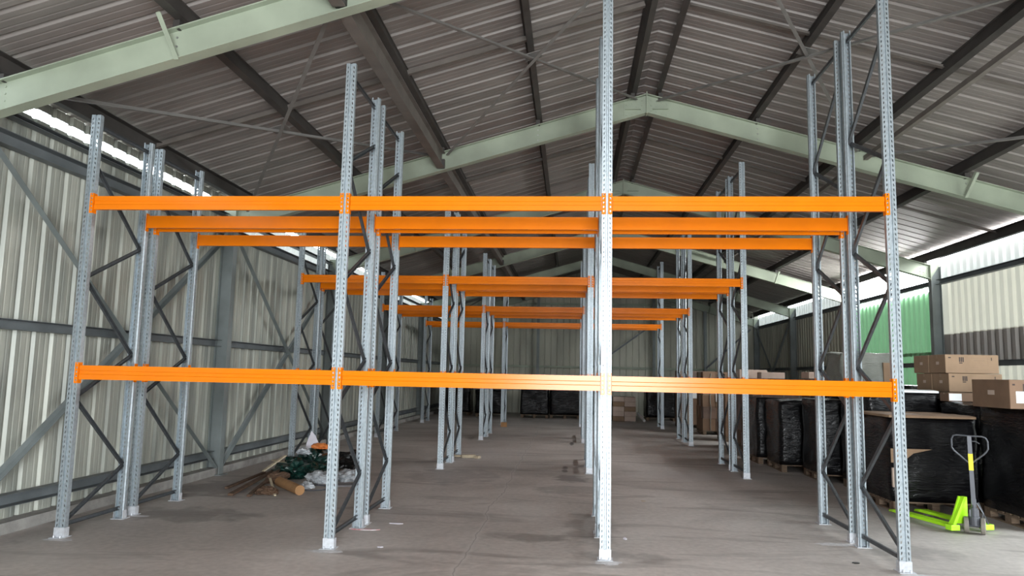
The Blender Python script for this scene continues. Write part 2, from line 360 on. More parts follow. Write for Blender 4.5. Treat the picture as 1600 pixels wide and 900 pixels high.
def girt(x, y0, y1, z, h, m, label, s):
    prof = C_prof(h, .12, .006)
    if s > 0: prof = [(-a, b) for a, b in prof][::-1]
    tag(link('wall_girt', MB().extr(prof, (x, y0, z), (x, y1, z)).mesh('wall_girt', m)), label, 'girt')
for k in range(1, 7):
    ya, yb = PY[k] + .08, PY[k + 1] - .08
    bay = ['', 'in the bay beside the camera', 'in the nearest bay in view', 'in the second bay in view', 'in the third bay in view', 'in the fourth bay in view', 'in the farthest bay'][k]
    for z, h, t in ((.33, .13, 'lowest'), (2.19, .11, 'chest high'), (4.13, .15, 'upper thick'), (4.40, .05, 'topmost thin')):
        girt(-.725, ya, yb, z, h, MT['girt'], '%s dark grey rail on the left wall %s' % (t, bay), -1)
    for z, h, t in ((.33, .13, 'lowest'), (2.19, .11, 'chest high'), (4.08, .11, 'upper')):
        if k == 1: continue
        girt(13.695, ya, yb, z, h, MT['girt'], '%s dark grey rail on the right wall %s' % (t, bay), 1)
# roof bracing: crossed angles with a gusset at the purlin
def xbrace(xa, xb, ya, yb, label, drop=.05):
    xm, ym = (xa + xb) / 2, (ya + yb) / 2
    zz = lambda x: zr(x, RAFT_T) - drop
    r = empty('roof_cross_brace', (xm, ym, zz(xm)), label, 'bracing')
    for (p, q, dz) in (((xa, ya), (xb, yb), 0), ((xa, yb), (xb, ya), -.03)):
        mb = MB().extr(L_prof(.045), (p[0] - xm, p[1] - ym, zz(p[0]) - zz(xm) + dz), (q[0] - xm, q[1] - ym, zz(q[0]) - zz(xm) + dz))
        part('brace_rod', mb, MT['rod'], r)
    g = MB().box(-.11, -.11, -.008, .11, .11, .0); 
    go = part('gusset_plate', g, MT['rod'], r); go.location = (0, 0, .035); go.rotation_euler = (0, math.atan(SL) * (1 if xm > XC else -1), math.pi / 4 * 0)
ya, yb = PY[2] + .1, PY[3] - .1
xbrace(-.35, 2.9, ya, yb, 'crossed roof bracing on the left slope over the left bay of racks, nearest bay')
xbrace(3.1, 6.3, ya, yb, 'crossed roof bracing left of the ridge over the nearest racks')
xbrace(6.64, 9.85, ya, yb, 'crossed roof bracing right of the ridge over the nearest racks')
xbrace(10.05, 13.3, ya, yb, 'crossed roof bracing on the right slope by the right eaves, nearest bay')
for (a, b, t) in ((-.35, 2.9, 'left slope by the eaves'), (3.1, 6.3, 'left slope by the ridge'), (6.64, 9.85, 'right slope by the ridge'), (10.05, 13.3, 'right slope by the eaves')):
    xbrace(a, b, PY[6] + .1, PY[7] - .1, 'crossed roof bracing on the %s, farthest bay' % t)
for y, t in ((1.92, 'nearest bay'), (7.46, 'second bay'), (13.0, 'third bay')):
    for s in (-1, 1):
        n = Vector((s * SL, 0, 1)).normalized()
        e = XSL + .2 if s < 0 else XSR - .2
        mb = MB().extr(L_prof(.06), (XC + s * .3, y, zr(XC + s * .3, SHEET) - .07), (e, y, zr(e, SHEET) - .07), n)
        tag(link('sag_rail', mb.mesh('sag_rail', MT['tie'])), 'thin cross rail joining purlins on the %s slope, %s' % ('left' if s < 0 else 'right', t), 'rail')
# wall bracing
def wbrace(x, ya, yb, label, za=.15, zb=4.1):
    r = empty('wall_cross_brace', (x, (ya + yb) / 2, 0), label, 'bracing'); h = (yb - ya) / 2
    for dx, p, q in ((-.012, (-h, za), (h, zb)), (.016, (-h, zb), (h, za))):
        mb = MB().extr(L_prof(.07), (dx, p[0], p[1]), (dx, q[0], q[1])); part('brace_bar', mb, MT['column'], r)
wbrace(-.62, PY[2] + .1, PY[3] - .1, 'crossed angle bracing on the left wall, nearest bay in view')
wbrace(-.62, PY[3] + .1, PY[4] - .1, 'crossed angle bracing on the left wall, second bay in view')
wbrace(13.60, PY[6] + .1, PY[7] - .1, 'crossed angle bracing on the right wall in the farthest bay')
# gable steelwork
for x, t in ((3.7, 'left of the centre uprights'), (9.0, 'right of the centre uprights'), (11.3, 'behind the right end of the racks')):
    tag(link('gable_post', MB().extr(I_prof(.18, .12), (x, PY[7] - .3, 0), (x, PY[7] - .3, zr(x, RAFT_B) - .01), (0, 1, 0)).mesh('gable_post', MT['column'])), 'dark steel post against the far gable wall, ' + t, 'post')
for z, t in ((2.15, 'at chest height'), (5.08, 'high under the roof')):
    e0 = -.5 if z < 4 else 2.8; e1 = 13.4 if z < 4 else 10.1
    tag(link('gable_rail', MB().extr(C_prof(.09, .07), (e0, PY[7] - .02, z), (e1, PY[7] - .02, z)).mesh('gable_rail', MT['rafter'])), 'pale horizontal rail across the far gable wall %s' % t, 'rail')
for p, q, t in (((9.0, 4.2), (3.75, .35), 'across its middle'), ((11.3, 2.2), (13.3, 4.0), 'rising to its right corner')):
    tag(link('gable_brace', MB().extr(L_prof(.07), (p[0], PY[7] - .42, p[1]), (q[0], PY[7] - .42, q[1])).mesh('gable_brace', MT['brace'])), 'dark diagonal bar on the far gable wall ' + t, 'bracing')

# ------------------------------------------------------------------ pallet racking
COLX = [0.0, 2.848, 5.598, 8.40]
COLH = [4.52, 5.07, 5.80, 5.82]
ROWY = [0.0, 1.24, 6.29, 7.50, 12.44, 13.67, 18.57]
RD = 1.06
UW, UD = .105, .075      # upright width and depth
def upright_mesh(H, flip):
    mb = MB(); s = -1 if flip else 1
    V = lambda x, y, z: (x, s * y, z)
    def strip(x0, y0, x1, y1, z0=0, z1=H): mb.add([V(x0, y0, z0), V(x1, y1, z0), V(x1, y1, z1), V(x0, y0, z1)], [(0, 1, 2, 3)])
    a = UW / 2
    for q in (-1, 1):
        strip(q * a, 0, q * .042, 0); strip(q * .022, 0, q * .012, 0); strip(q * .012, 0, q * .007, .013)
        strip(q * a, 0, q * a, .045); strip(q * a, .045, q * (a - .012), .055); strip(q * (a - .012), .055, q * (a - .012), UD)
        strip(q * (a - .012), UD, q * (a - .026), UD); strip(q * a, 0.003, q * (a - .002), .003)
        n = int((H - .1) / .05); z = .1
        strip(q * .042, 0, q * .022, 0, 0, z)
        for i in range(n):
            xo, xi = q * .042, q * .022; zb, zt = z, z + .05
            h = [(q * .0385, z + .006), (q * .0285, z + .006 + .006), (q * .0255, z + .037), (q * .0355, z + .031)]
            o_ = [(xo, zb), (xi, zb), (xi, zt), (xo, zt)]
            vs_ = [V(x, 0, zz) for x, zz in o_ + h]
            mb.add(vs_, [(0, 1, 5, 4), (1, 2, 6, 5), (2, 3, 7, 6), (3, 0, 4, 7)])
            z += .05
        strip(q * .042, 0, q * .022, 0, z, H)
    strip(-.007, .013, .007, .013)
    return mb.mesh('upright', MT['galv'])
def base_mesh(flip):
    s = -1 if flip else 1
    mb = MB()
    def bx(x0, y0, z0, x1, y1, z1): mb.box(x0, min(s * y0, s * y1), z0, x1, max(s * y0, s * y1), z1)
    bx(-.075, -.055, 0, .075, .095, .006); bx(-.058, -.006, .006, .058, -.003, .10); bx(-.058, -.003, .006, -.055, .07, .10); bx(.055, -.003, .006, .058, .07, .10)
    for x in (-.035, .035): mb.cyl((x, s * -.032, .006), (x, s * -.032, .028), .009, 6)
    return mb.mesh('base_plate', MT['galv_plate'])
BM = {False: base_mesh(False), True: base_mesh(True)}
def brace_mesh(y0, z0, y1, z1, dx):
    return MB().extr(C_prof(.040, .026, .003), (dx, y0, z0), (dx, y1, z1), (0, -(z1 - z0), y1 - y0)).mesh('brace', MT['brace'])
def frame_meshes(H):
    fr = []; k = 0; yA, yB = .05, RD - .05
    segs = [((yA, .12), (yB, .12))]
    zf, zb = .16, .63
    while True:
        if zb > H - .1: break
        segs.append(((yA, zf), (yB, zb)))
        zf += 1.28
        if zf > H - .1: break
        segs.append(((yB, zb), (yA, zf))); zb += 1.28
    top = H - .12; segs.append(((yA, top), (yB, top)))
    for i, (p, q) in enumerate(segs):
        fr.append(brace_mesh(p[0], p[1], q[0], q[1], 0.012 if i % 2 else -.012))
    return upright_mesh(H, False), upright_mesh(H, True), fr
FM = {}
ROWN = ['front rack nearest the camera', 'second rack, backing the nearest', 'third rack beyond the first aisle', 'fourth rack, backing the third', 'fifth rack beyond the second aisle', 'sixth rack, backing the fifth', 'farthest rack by the gable']
COLN = ['leftmost frame', 'second frame from the left', 'third frame from the left', 'rightmost frame']
for r, y in enumerate(ROWY):
    for c, x in enumerate(COLX):
        H = COLH[c]
        if H not in FM: FM[H] = frame_meshes(H)
        ua, ub, br = FM[H]
        f = empty('rack_upright_frame', (x, y, 0), 'perforated upright frame, %s of the %s' % (COLN[c], ROWN[r]), 'rack frame', 'upright frames of the pallet racking')
        link('upright', ua, f); link('upright', ub, f, (0, RD, 0))
        link('base_plate', BM[False], f); link('base_plate', BM[True], f, (0, RD, 0))
        for b in br: link('brace', b, f)
BH = .148
def beam_mesh(L, flip):       # runs along +x from 0, front face towards -y
    s = -1 if flip else 1; h = BH / 2
    pr = [(0, -h), (0, -h * .30), (.007, -h * .22), (.007, h * .22), (0, h * .30), (0, h), (.045, h), (.045, -h)]
    pr = [(-.0 + a, b) for a, b in pr]
    return MB().loft([[(x, s * (a + .006), b) for a, b in pr] for x in (0, L)]).mesh('beam', MT['orange'])
def conn_mesh(side, flip):    # side: +1 the connector's flange lies towards +x of the beam end
    s = -1 if flip else 1; mb = MB(); H0, H1 = -.115, .105
    def bx(x0, y0, z0, x1, y1, z1): mb.box(min(x0, x1), min(s * y0, s * y1), z0, max(x0, x1), max(s * y0, s * y1), z1)
    bx(0, -.004, H0, side * .0035, .06, H1)                       # web against the upright's flank
    xs = [0, side * .012, side * .026, side * .040]
    bx(xs[0], -.0045, H0, xs[1], -.001, H1); bx(xs[2], -.0045, H0, xs[3], -.001, H1)
    z = H0
    for i in range(5):
        z1 = H0 + .044 * (i + 1); bx(xs[1], -.0045, z, xs[2], -.001, z1 - .022); z = z1
        if i == 4: bx(xs[1], -.0045, z - .006, xs[2], -.001, H1)
    return mb.mesh('connector', MT['orange'])
CM = {(s, f): conn_mesh(s, f) for s in (-1, 1) for f in (False, True)}
BMs = {}
for r, y in enumerate(ROWY):
    for face in (0, 1):
        yy = y + (RD if face else 0)
        for b in range(3):
            xa = COLX[b] + UW / 2 + .0005; L = COLX[b + 1] - UW / 2 - .0005 - xa
            key = (b, face)
            if key not in BMs: BMs[key] = beam_mesh(L - .008, bool(face))
            for z, lv in ((1.697, 'lower'), (3.53, 'upper')):
                e = link('pallet_beam', None, None, (xa, yy, z)); 
                tag(e, 'orange %s level beam, %s bay, %s face of the %s' % (lv, ['left', 'middle', 'right'][b], ['front', 'rear'][face], ROWN[r]), 'rack beam', 'orange pallet beams')
                link('rail', BMs[key], e, (.004, 0, 0))
                link('connector', CM[(-1, bool(face))], e, (.0, 0, 0)); link('connector', CM[(1, bool(face))], e, (L, 0, 0))

# ------------------------------------------------------------------ pallets, wrapped loads, cartons
def pallet(x, y, w, d, label, rz=0, h=.14):
    p = empty('wooden_pallet', (x, y, 0), label, 'pallet', 'wooden pallets on the floor', rz)
    nb = 7; bw = .1
    for i in range(nb):
        yb_ = -d / 2 + bw / 2 + i * (d - bw) / (nb - 1)
        part('deck_board', MB().box(-w / 2, yb_ - bw / 2, h - .022, w / 2, yb_ + bw / 2, h), MT['wood'], p)
    for i in range(3):
        xb_ = -w / 2 + .05 + i * (w - .1) / 2
        part('stringer_board', MB().box(xb_ - .05, -d / 2, h - .044, xb_ + .05, d / 2, h - .0225), MT['wood'], p)
        part('bottom_board', MB().box(xb_ - .05, -d / 2, .0, xb_ + .05, d / 2, .02), MT['wood'], p)
        for j in range(3):
            yb_ = -d / 2 + .07 + j * (d - .14) / 2
            part('block', MB().box(xb_ - .05, yb_ - .07, .0205, xb_ + .05, yb_ + .07, h - .0445), MT['wood'], p)
    return p
def lumpy_box(w, d, h, seed, amp=.03, nx=14, nz=12, taper=0.0):
    """closed box with crumpled film-like faces, resting on z=0"""
    mb = MB(); n = nx
    def P(x, y, z):
        k = Vector((x * 3.1 + seed * 7.7, y * 3.1, z * 3.1)); o = noise.noise_vector(k) * amp + noise.noise_vector(k * 3.7) * amp * .35
        r = .045; f = 1 - taper * z / h
        # rounded corners
        X, Y = x * f, y * f
        return (X + o.x, Y + o.y, z + (o.z if z > .05 * h else 0))
    rings = []; per = []
    for i in range(n): per.append((-w / 2 + w * i / n, -d / 2))
    for i in range(n): per.append((w / 2, -d / 2 + d * i / n))
    for i in range(n): per.append((w / 2 - w * i / n, d / 2))
    for i in range(n): per.append((-w / 2, d / 2 - d * i / n))
    def rnd(p, r=.06):
        x, y = p; ax, ay = w / 2 - abs(x), d / 2 - abs(y)
        if ax < r and ay < r:
            k = r - math.sqrt(max(0, r * r - 0)) * 0
            m = .3 * (r - max(ax, ay)); x -= math.copysign(m, x); y -= math.copysign(m, y)
        return x, y
    per = [rnd(p) for p in per]
    for k in range(nz + 1):
        z = h * k / nz; rings.append([P(x, y, z) for x, y in per])
    rings.append([(P(x * .93, y * .93, h)[0], P(x * .93, y * .93, h)[1], P(x, y, h)[2] + .012) for x, y in per])
    rings.append([(x * .4, y * .4, h + .015 + noise.noise(Vector((x, y, seed))) * .015) for x, y in per])
    mb.loft(rings)
    return mb
def wrapped(x, y, w, d, h, label, group=None, m='wrap', base=.141, rz=0, seed=1, cap=None, tear=None, amp=.03, name='wrapped_pallet_load', plabel=None, cat='wrapped load'):
    pallet(x, y, w - .04, d - .04, plabel or label.replace('load', 'pallet') , rz)
    o = empty(name, (x, y, base), label, cat, group, rz)
    part('stretch_film', lumpy_box(w, d, h - base, seed, amp), MT[m], o, smooth=True)
    if cap: 
        c_ = part('top_sheet', lumpy_box(w + .03, d + .03, .03, seed + 3, .012, 10, 2), MT[cap], o); c_.location = (0, 0, h - base + .012)
        tag(c_, label='loose %s sheet laid over the top' % {'card': 'cardboard', 'label': 'white', 'card_pale': 'pale cardboard'}.get(cap, 'plastic'))
    return o
def carton(x, y, z, w, d, h, label, group=None, m='card', side=None, rz=0, prints=True, lab=None, name='carton', cat='carton', flap=False, parent=None):
    """cardboard box; x,y centre, z bottom"""
    if parent is None: o = empty(name, (x, y, z), label, cat, group, rz)
    else:
        o = bpy.data.objects.new('carton', None); 
    mb = MB().box(-w / 2, -d / 2, 0, w / 2, d / 2, h)
    b = bevelled(part('box_body', mb, MT[m], o), .008)
    part('packing_tape', MB().box(-w / 2 - .001, -.025, h * .80, w / 2 + .001, .025, h + .0012) if w > d else MB().box(-.025, -d / 2 - .001, h * .8, .025, d / 2 + .001, h + .0012), MT['tape'], o)
    if prints:
        f = -d / 2 - .0015; t = .001
        mk = MB(); cx = -w * .24
        for i in range(3): mk.box(cx + i * .026, f, h * .60, cx + i * .026 + .019, f + t, h * .86)
        mk.box(cx, f, h * .52, cx + .05, f + t, h * .57); mk.box(w * .36, f, h * .7, w * .375, f + t, h * .86); mk.box(-w * .44, f, h * .8, -w * .39, f + t, h * .86)
        part('printed_mark', mk, MT['ink'], o)
        ln = MB()
        ln.box(cx + .1, f, h * .80, w * .3, f + t, h * .815); ln.box(cx + .22, f, h * .66, w * .24, f + t, h * .70); ln.box(cx + .12, f, h * .30, w * .12, f + t, h * .325); ln.box(cx + .14, f, h * .16, w * .2, f + t, h * .19)
        ln.box(cx - .02, f, h * .42, w * .3, f + t, h * .43); ln.box(w * .3, f, h * .42, w * .305, f + t, h * .815)
        part('printed_text_lines', ln, MT['ink2'], o)
        sd = MB(); xs_ = -w / 2 - .0015
        sd.box(xs_, -d * .12, h * .46, xs_ + t, d * .06, h * .62); part('end_print', sd, MT['card_pale'], o)
    if lab:
        lx, lz, lw, lh = lab; f = -d / 2 - .0018
        tag(part('paper_label', MB().box(-w / 2 + lx * w, f, lz * h, -w / 2 + (lx + lw) * w, f + .001, (lz + lh) * h), MT['label'], o), label='white paper label')
    return o
BK = 'black wrapped pallet loads along the right wall'
wA = wrapped(10.25, 3.88, 1.16, 1.12, 1.27, 'wide black film-wrapped load directly behind the green pallet jack', BK, seed=1, cap='card', plabel='low wooden pallet under the black load behind the pallet jack')
# torn cardboard showing through the film of the load behind the jack
for (x0, z0, x1, z1, x2, z2, t) in ((-.62, .84, -.05, .84, -.38, .66, 'torn tan cardboard flap hanging from the left corner'),):
    fl = MB(); pts = [(x0 + .02, z0 - .0), (x1, z1), (x1 - .25, z1 - .06), (x0 + .16, z0 - .19), (x0 + .02, z0 - .19)]
    fl.loft([[(x, -.615 + dy, z - .12) for x, z in pts] for dy in (0, .012)])
    tag(part('torn_flap', fl, MT['card'], wA), label=t)
fl = MB().box(-.585, -.612, .20, -.55, -.575, .46); tag(part('corner_board', fl, MT['card_pale'], wA), label='pale cardboard edge showing at the corner')
wrapped(11.42, 2.72, 1.2, 1.12, 1.45, 'tall black film-wrapped load at the right edge beside the pallet jack', BK, seed=2, plabel='wooden pallet with ragged board ends at the right edge')
wrapped(11.50, 3.95, 1.22, 1.08, 1.47, 'black film-wrapped load under the flat labelled carton', BK, seed=3, plabel='wooden pallet hidden behind the right edge load')
wC1 = wrapped(10.42, 5.22, 1.1, 1.16, 1.60, 'black film-wrapped load with a white top sheet by the rightmost front upright', BK, seed=4, cap='label', plabel='wooden pallet under the load with a white top sheet')
wrapped(11.66, 5.22, 1.24, 1.16, 1.61, 'black film-wrapped load carrying the four long cartons', BK, seed=5, plabel='wooden pallet under the load carrying four long cartons')
wrapped(10.20, 6.60, 1.15, 1.1, 1.42, 'black film-wrapped load seen between the two right hand frames', BK, seed=6, plabel='wooden pallet between the two right hand frames')
wrapped(9.90, 7.95, 1.2, 1.1, 1.36, 'black film-wrapped load with a shiny blue grey front stripe', BK, seed=7, plabel='wooden pallet with shiny wrapped load on it')
wrapped(9.78, 9.25, 1.2, 1.1, 1.36, 'black film-wrapped load at the far left end of the black row', BK, seed=8, plabel='wooden pallet at the far left end of the black row')
for i, (x, y, h) in enumerate(((11.6, 6.6, 1.7), (11.35, 7.95, 1.62), (11.2, 9.25, 1.6), (12.95, 4.0, 1.7), (12.93, 5.47, 1.75))):
    wrapped(x, y, 1.15, 1.1, h, 'black film-wrapped load in the second row by the wall, %s' % ['behind the load between the frames', 'behind the shiny striped load', 'behind the leftmost black load', 'right of the flat labelled carton', 'right of the four long cartons'][i], BK, seed=20 + i, plabel='wooden pallet in the second row by the wall, %s' % ['behind the frames', 'behind the shiny load', 'behind the leftmost load', 'right of the labelled carton', 'right of the long cartons'][i])
# clear wrapped bundle on top, with an orange brown carton
o = empty('film_bundle', (11.1, 7.95, 1.69), 'clouded clear plastic bundle standing on a black load before the green sheets', 'bundle')
part('plastic_film', lumpy_box(1.15, .9, .62, 31, .05), MT['wrap_clear'], o, smooth=True)
part('inner_carton', MB().box(.2, -.50, .0, .5, -.40, .45), MT['card'], o)
# cartons at right
for i, (x, y, z, t) in enumerate(((11.50, 4.92, 1.93, 'front upper'), (11.54, 4.92, 1.635, 'front lower'), (11.50, 5.47, 1.93, 'rear upper'), (11.54, 5.47, 1.635, 'rear lower'))):
    carton(x, y, z, .80, .52, .29, 'long brown printed carton on a black load, %s of the four' % t, 'four long cartons')
carton(11.14, 4.31, 1.50, .50, .26, .13, 'flat brown carton with a white label left of centre, on a black load', None, 'card_dark', prints=False, lab=(.02, .1, .36, .8))
carton(11.60, 4.31, 1.50, .36, .26, .13, 'small flat brown carton right of the white labelled one', None, 'card_dark', prints=False)
carton(10.98, 2.66, 1.47, .62, .86, .36, 'big brown carton at the right edge with dark recycling marks on its side', None, 'card_dark', prints=True, rz=.0, lab=(.12, .2, .6, .4))
carton(11.62, 2.62, 1.47, .60, .8, .20, 'low brown carton at the right edge under the labelled one', None, 'card', prints=False, lab=(.3, .3, .1, .4))
carton(11.63, 2.66, 1.672, .60, .8, .22, 'brown carton at the right edge with two white labels', None, 'card', prints=False, lab=(.18, .25, .3, .5))
# brown carton loads further back
BRN = 'brown carton loads further back on the right'
def carton_load(x, y, w, d, h, nx, ny, nz, label, m='brown_film', seed=0, plabel=''):
    pallet(x, y, w, d, plabel)
    o = empty('carton_pallet_load', (x, y, .141), label, 'pallet load', BRN)
    rnd = random.Random(seed); cw, cdp, ch = w / nx, d / ny, (h - .15) / nz; meshes = {}
    for mm in ('brown_film', 'card_dark', 'card', 'card_pale'):
        meshes[mm] = MB().box(-cw / 2 + .004, -cdp / 2 + .004, 0, cw / 2 - .004, cdp / 2 - .004, ch - .004).mesh('carton', MT[mm])
    for k in range(nz):
        for i in range(nx):
            for j in range(ny):
                if 0 < i < nx - 1 and 0 < j < ny - 1: continue
                mm = m if rnd.random() < .6 else rnd.choice(['card_dark', 'brown_film', 'card'])
                c_ = link('carton', meshes[mm], o, (-w / 2 + cw * (i + .5) + rnd.uniform(-.01, .01), -d / 2 + cdp * (j + .5) + rnd.uniform(-.01, .01), k * ch + .001), (0, 0, rnd.uniform(-.015, .015)))
    lb = MB().box(-.2, -d / 2 - .02, h * .45, .0, -d / 2 - .016, h * .6); tag(part('paper_label', lb, MT['label'], o), label='white paper label')
    for xx in (-w * .3, w * .12, w * .42):
        q = MB(); pts = [Vector((xx + noise.noise(Vector((xx, t * .9, seed))) * .05, -d / 2 - .018, t * (h - .2) / 10)) for t in range(11)]
        q.tube(pts, .012, 5); part('film_fold', q, MT['wrap_clear'], o)
    return o
carton_load(10.05, 10.9, 1.15, 1.15, 1.78, 3, 3, 5, 'film-covered brown carton load nearest on the far right, beyond the black row', seed=1, plabel='wooden pallet under the nearest brown carton load')
carton_load(10.15, 12.5, 1.15, 1.15, 1.78, 3, 3, 5, 'film-covered brown carton load behind the nearest brown one', seed=2, plabel='wooden pallet under the second brown carton load')
carton_load(10.2, 14.6, 1.2, 1.2, 1.92, 3, 3, 5, 'brown carton load level with the fifth rack', 'card_dark', seed=3, plabel='wooden pallet level with the fifth rack')
carton_load(10.0, 17.0, 1.2, 1.2, 1.98, 3, 3, 5, 'dark brown carton load between sixth and farthest rack', 'card_dark', seed=4, plabel='wooden pallet between sixth and farthest rack')
carton_load(9.75, 19.9, 1.3, 1.2, 2.02, 3, 3, 5, 'dark brown carton load at the far right end of the hall', 'card_dark', seed=5, plabel='wooden pallet at the far right end of the hall')
carton_load(11.6, 11.6, 1.2, 1.2, 1.8, 3, 3, 5, 'brown carton load by the wall behind the nearest brown one', 'card_dark', seed=6, plabel='wooden pallet by the wall beyond the black row')
carton(10.05, 10.85, 1.79, .55, .4, .15, 'flat pinkish carton lying on the nearest brown carton load', None, 'card_pale', prints=False)
carton(9.95, 12.4, 1.79, .7, .5, .22, 'pale carton lying on the second brown carton load', None, 'card_pale', prints=False)
carton(11.5, 11.5, 1.81, .9, .6, .16, 'wide pale grey carton on the wall side brown load', None, 'card_pale', prints=False)
# far end goods
FAR = 'dark loads at the far end of the hall'
for i, (x, y, w_, d_, h, mm) in enumerate(((1.9, 23.6, 1.2, 1.1, 1.1, 'wrap'), (3.75, 23.6, 1.15, 1.1, 1.2, 'wrap'), (5.0, 23.8, 1.25, 1.1, 1.45, 'wrap'), (.4, 24.2, 1.2, 1.1, 1.3, 'wrap'), (8.9, 23.7, 1.2, 1.1, 1.3, 'wrap'), (6.1, 24.8, .9, 1.1, 1.3, 'wrap'))):
    wrapped(x, y, w_, d_, h, 'dark wrapped load at the far end, %s' % ['second from the left wall', 'with a pale pallet foot showing', 'tallest, left of the centre uprights', 'nearest the left wall', 'right of the white tube', 'behind the centre uprights'][i], FAR, mm, seed=50 + i, plabel='wooden pallet at the far end, %s' % ['second from the left wall', 'pale foot showing', 'left of the centre uprights', 'nearest the left wall', 'right of the white tube', 'behind the centre uprights'][i])
tag(link('crushed_carton', lumpy_box(.7, .5, .35, 61, .05, 8, 5).mesh('crushed_carton', MT['card_dark']), None, (3.7, 23.5, 1.22)), 'crushed brown carton lying on the dark load with a pale pallet foot', 'carton')
o = empty('stacked_timber_load', (7.35, 22.6, 0), 'tan stack of short boxed bundles on the floor right of the centre uprights', 'pallet load')
for k in range(5):
    for i in range(2): part('bundle', MB().box(-.44 + .45 * i, -.5, .02 + .19 * k, -.005 + .45 * i, .5, .02 + .19 * k + .18), MT['card_pale' if (i + k) % 3 else 'card'], o)
mb = MB().cyl((8.12, 22.0, .06), (7.95, 22.9, .30), .05, 14)
tag(link('plastic_tube', mb.mesh('plastic_tube', MT['label'])), 'short white tube leaning by the tan stack at the far end', 'tube')

# ------------------------------------------------------------------ pallet jack
J = empty('pallet_jack', (10.06, 2.0, 0), 'lime green hand pallet jack with grey handle and yellow sticker', 'pallet jack', None, math.radians(14))
# forks run to +y (away), steering head at the front
for s in (-1, 1):
    x = s * .19
    fk = MB(); pr = [(-.08, .055), (-.06, .085), (.06, .085), (.08, .055), (.07, .05), (.055, .073), (-.055, .073), (-.07, .05)]
    fk.loft([[(x + a, .12, z) for a, z in pr], [(x + a, 1.10, z) for a, z in pr], [(x + a * .6, 1.22, z * .8) for a, z in pr]])
    part('fork', fk, MT['jack_green'], J)
    lw = MB().cyl((x - .035, 1.02, .036), (x + .035, 1.02, .036), .035, 16); part('load_roller', lw, MT['rubber'], J)
    ft = MB().box(x - .1 if s < 0 else x - .02, .03, .03, x + .02 if s < 0 else x + .1, .13, .095); bevelled(part('fork_heel', ft, MT['jack_green'], J), .006)
    sd = MB(); sd.add([(s * .24, .06, .09), (s * .24, .14, .09), (s * .09, .10, .42), (s * .09, .04, .42), (s * .20, .06, .09), (s * .20, .14, .09), (s * .05, .10, .42), (s * .05, .04, .42)],
                      [(0, 1, 2, 3), (7, 6, 5, 4), (0, 4, 5, 1), (1, 5, 6, 2), (2, 6, 7, 3), (3, 7, 4, 0)])
    if s < 0: part('frame_side', sd, MT['jack_green'], J)
    rod = MB().tube([(s * .235, .05, .08), (s * .06, .0, .36)], .009, 6)
    if s > 0: part('brace_wire', rod, MT['jack_steel'], J)
hd = MB().loft([[(-.235, .10, .10), (.0, .10, .10), (.0, .10, .40), (-.11, .10, .42)], [(-.235, .12, .10), (.0, .12, .10), (.0, .12, .40), (-.11, .12, .42)]])
part('frame_plate', hd, MT['jack_green'], J)
JS = empty('steering_group', (0, 0, 0), None, None); JS.parent = J; JS.rotation_euler = (0, 0, math.radians(-41)); JS['label'] = 'wheels, pump and tall handle turned to the front'
pu = MB().tube([(0, 0, .10), (0, 0, .20), (0, 0, .201), (0, 0, .30), (0, 0, .301), (0, 0, .40)], [.06, .06, .045, .045, .028, .028], 14).box(-.05, -.03, .2, .05, .05, .28)
part('pump_body', pu, MT['jack_steel'], JS)
for s in (-1, 1):
    wm = MB(); r = .095; ring = []
    prof = [(-.026, .03), (-.026, r - .008), (-.018, r), (.018, r), (.026, r - .008), (.026, .03)]
    n = 28
    for i in range(n + 1):
        t = 2 * math.pi * i / n; ring.append([(s * .085 + a, b * math.cos(t), r + .001 + b * math.sin(t)) for a, b in prof])
    wm.loft(ring, caps=False); part('steer_wheel', wm, MT['rubber'], JS)
part('axle', MB().cyl((-.105, 0, .096), (.105, 0, .096), .02, 12), MT['jack_steel'], JS)
hx = lambda z: -.02 - (z - .3) * .03
part('handle_shaft', MB().box(-.022, -.035, .34, .022, .005, .42).loft([[(a * .024, hx(.36) + b * .02, .36) for a, b in ((-1, -1), (1, -1), (1, 1), (-1, 1))], [(a * .022 - .012, hx(1.14) + b * .018, 1.145) for a, b in ((-1, -1), (1, -1), (1, 1), (-1, 1))]]), MT['jack_steel'], JS)
sx = lambda z: -.012 * (z - .36) / .785
tag(part('sticker', MB().loft([[(sx(z) + a * .0245, hx(z) + b * .0215, z) for a, b in ((-1, -1), (1, -1), (1, 1), (-1, 1))] for z in (.74, .935)]), MT['yellow'], JS), label='yellow sticker wrapped round the shaft')
loop = []
for x, z in ((-.0, 1.145), (-.13, 1.15), (-.165, 1.14), (-.185, 1.10), (-.185, 1.0), (-.165, .965), (-.02, .83), (.02, .83), (.135, .93), (.165, .965), (.185, 1.0), (.185, 1.09), (.165, 1.13), (.13, 1.145)):
    loop.append((x - .012, hx(z), z))
part('handle_loop', MB().tube(loop, .0095, 8, closed=True), MT['jack_steel'], JS)
part('release_lever', MB().tube([(-.01, hx(1.08) - .01, 1.085), (.05, hx(1.08) - .02, 1.085), (.09, hx(1.06) - .02, 1.06)], .007, 6), MT['jack_steel'], JS)
part('chain_link_rod', MB().tube([(.03, -.02, .36), (.09, .0, .24), (.07, -.0, .14)], .006, 6), MT['jack_steel'], JS)

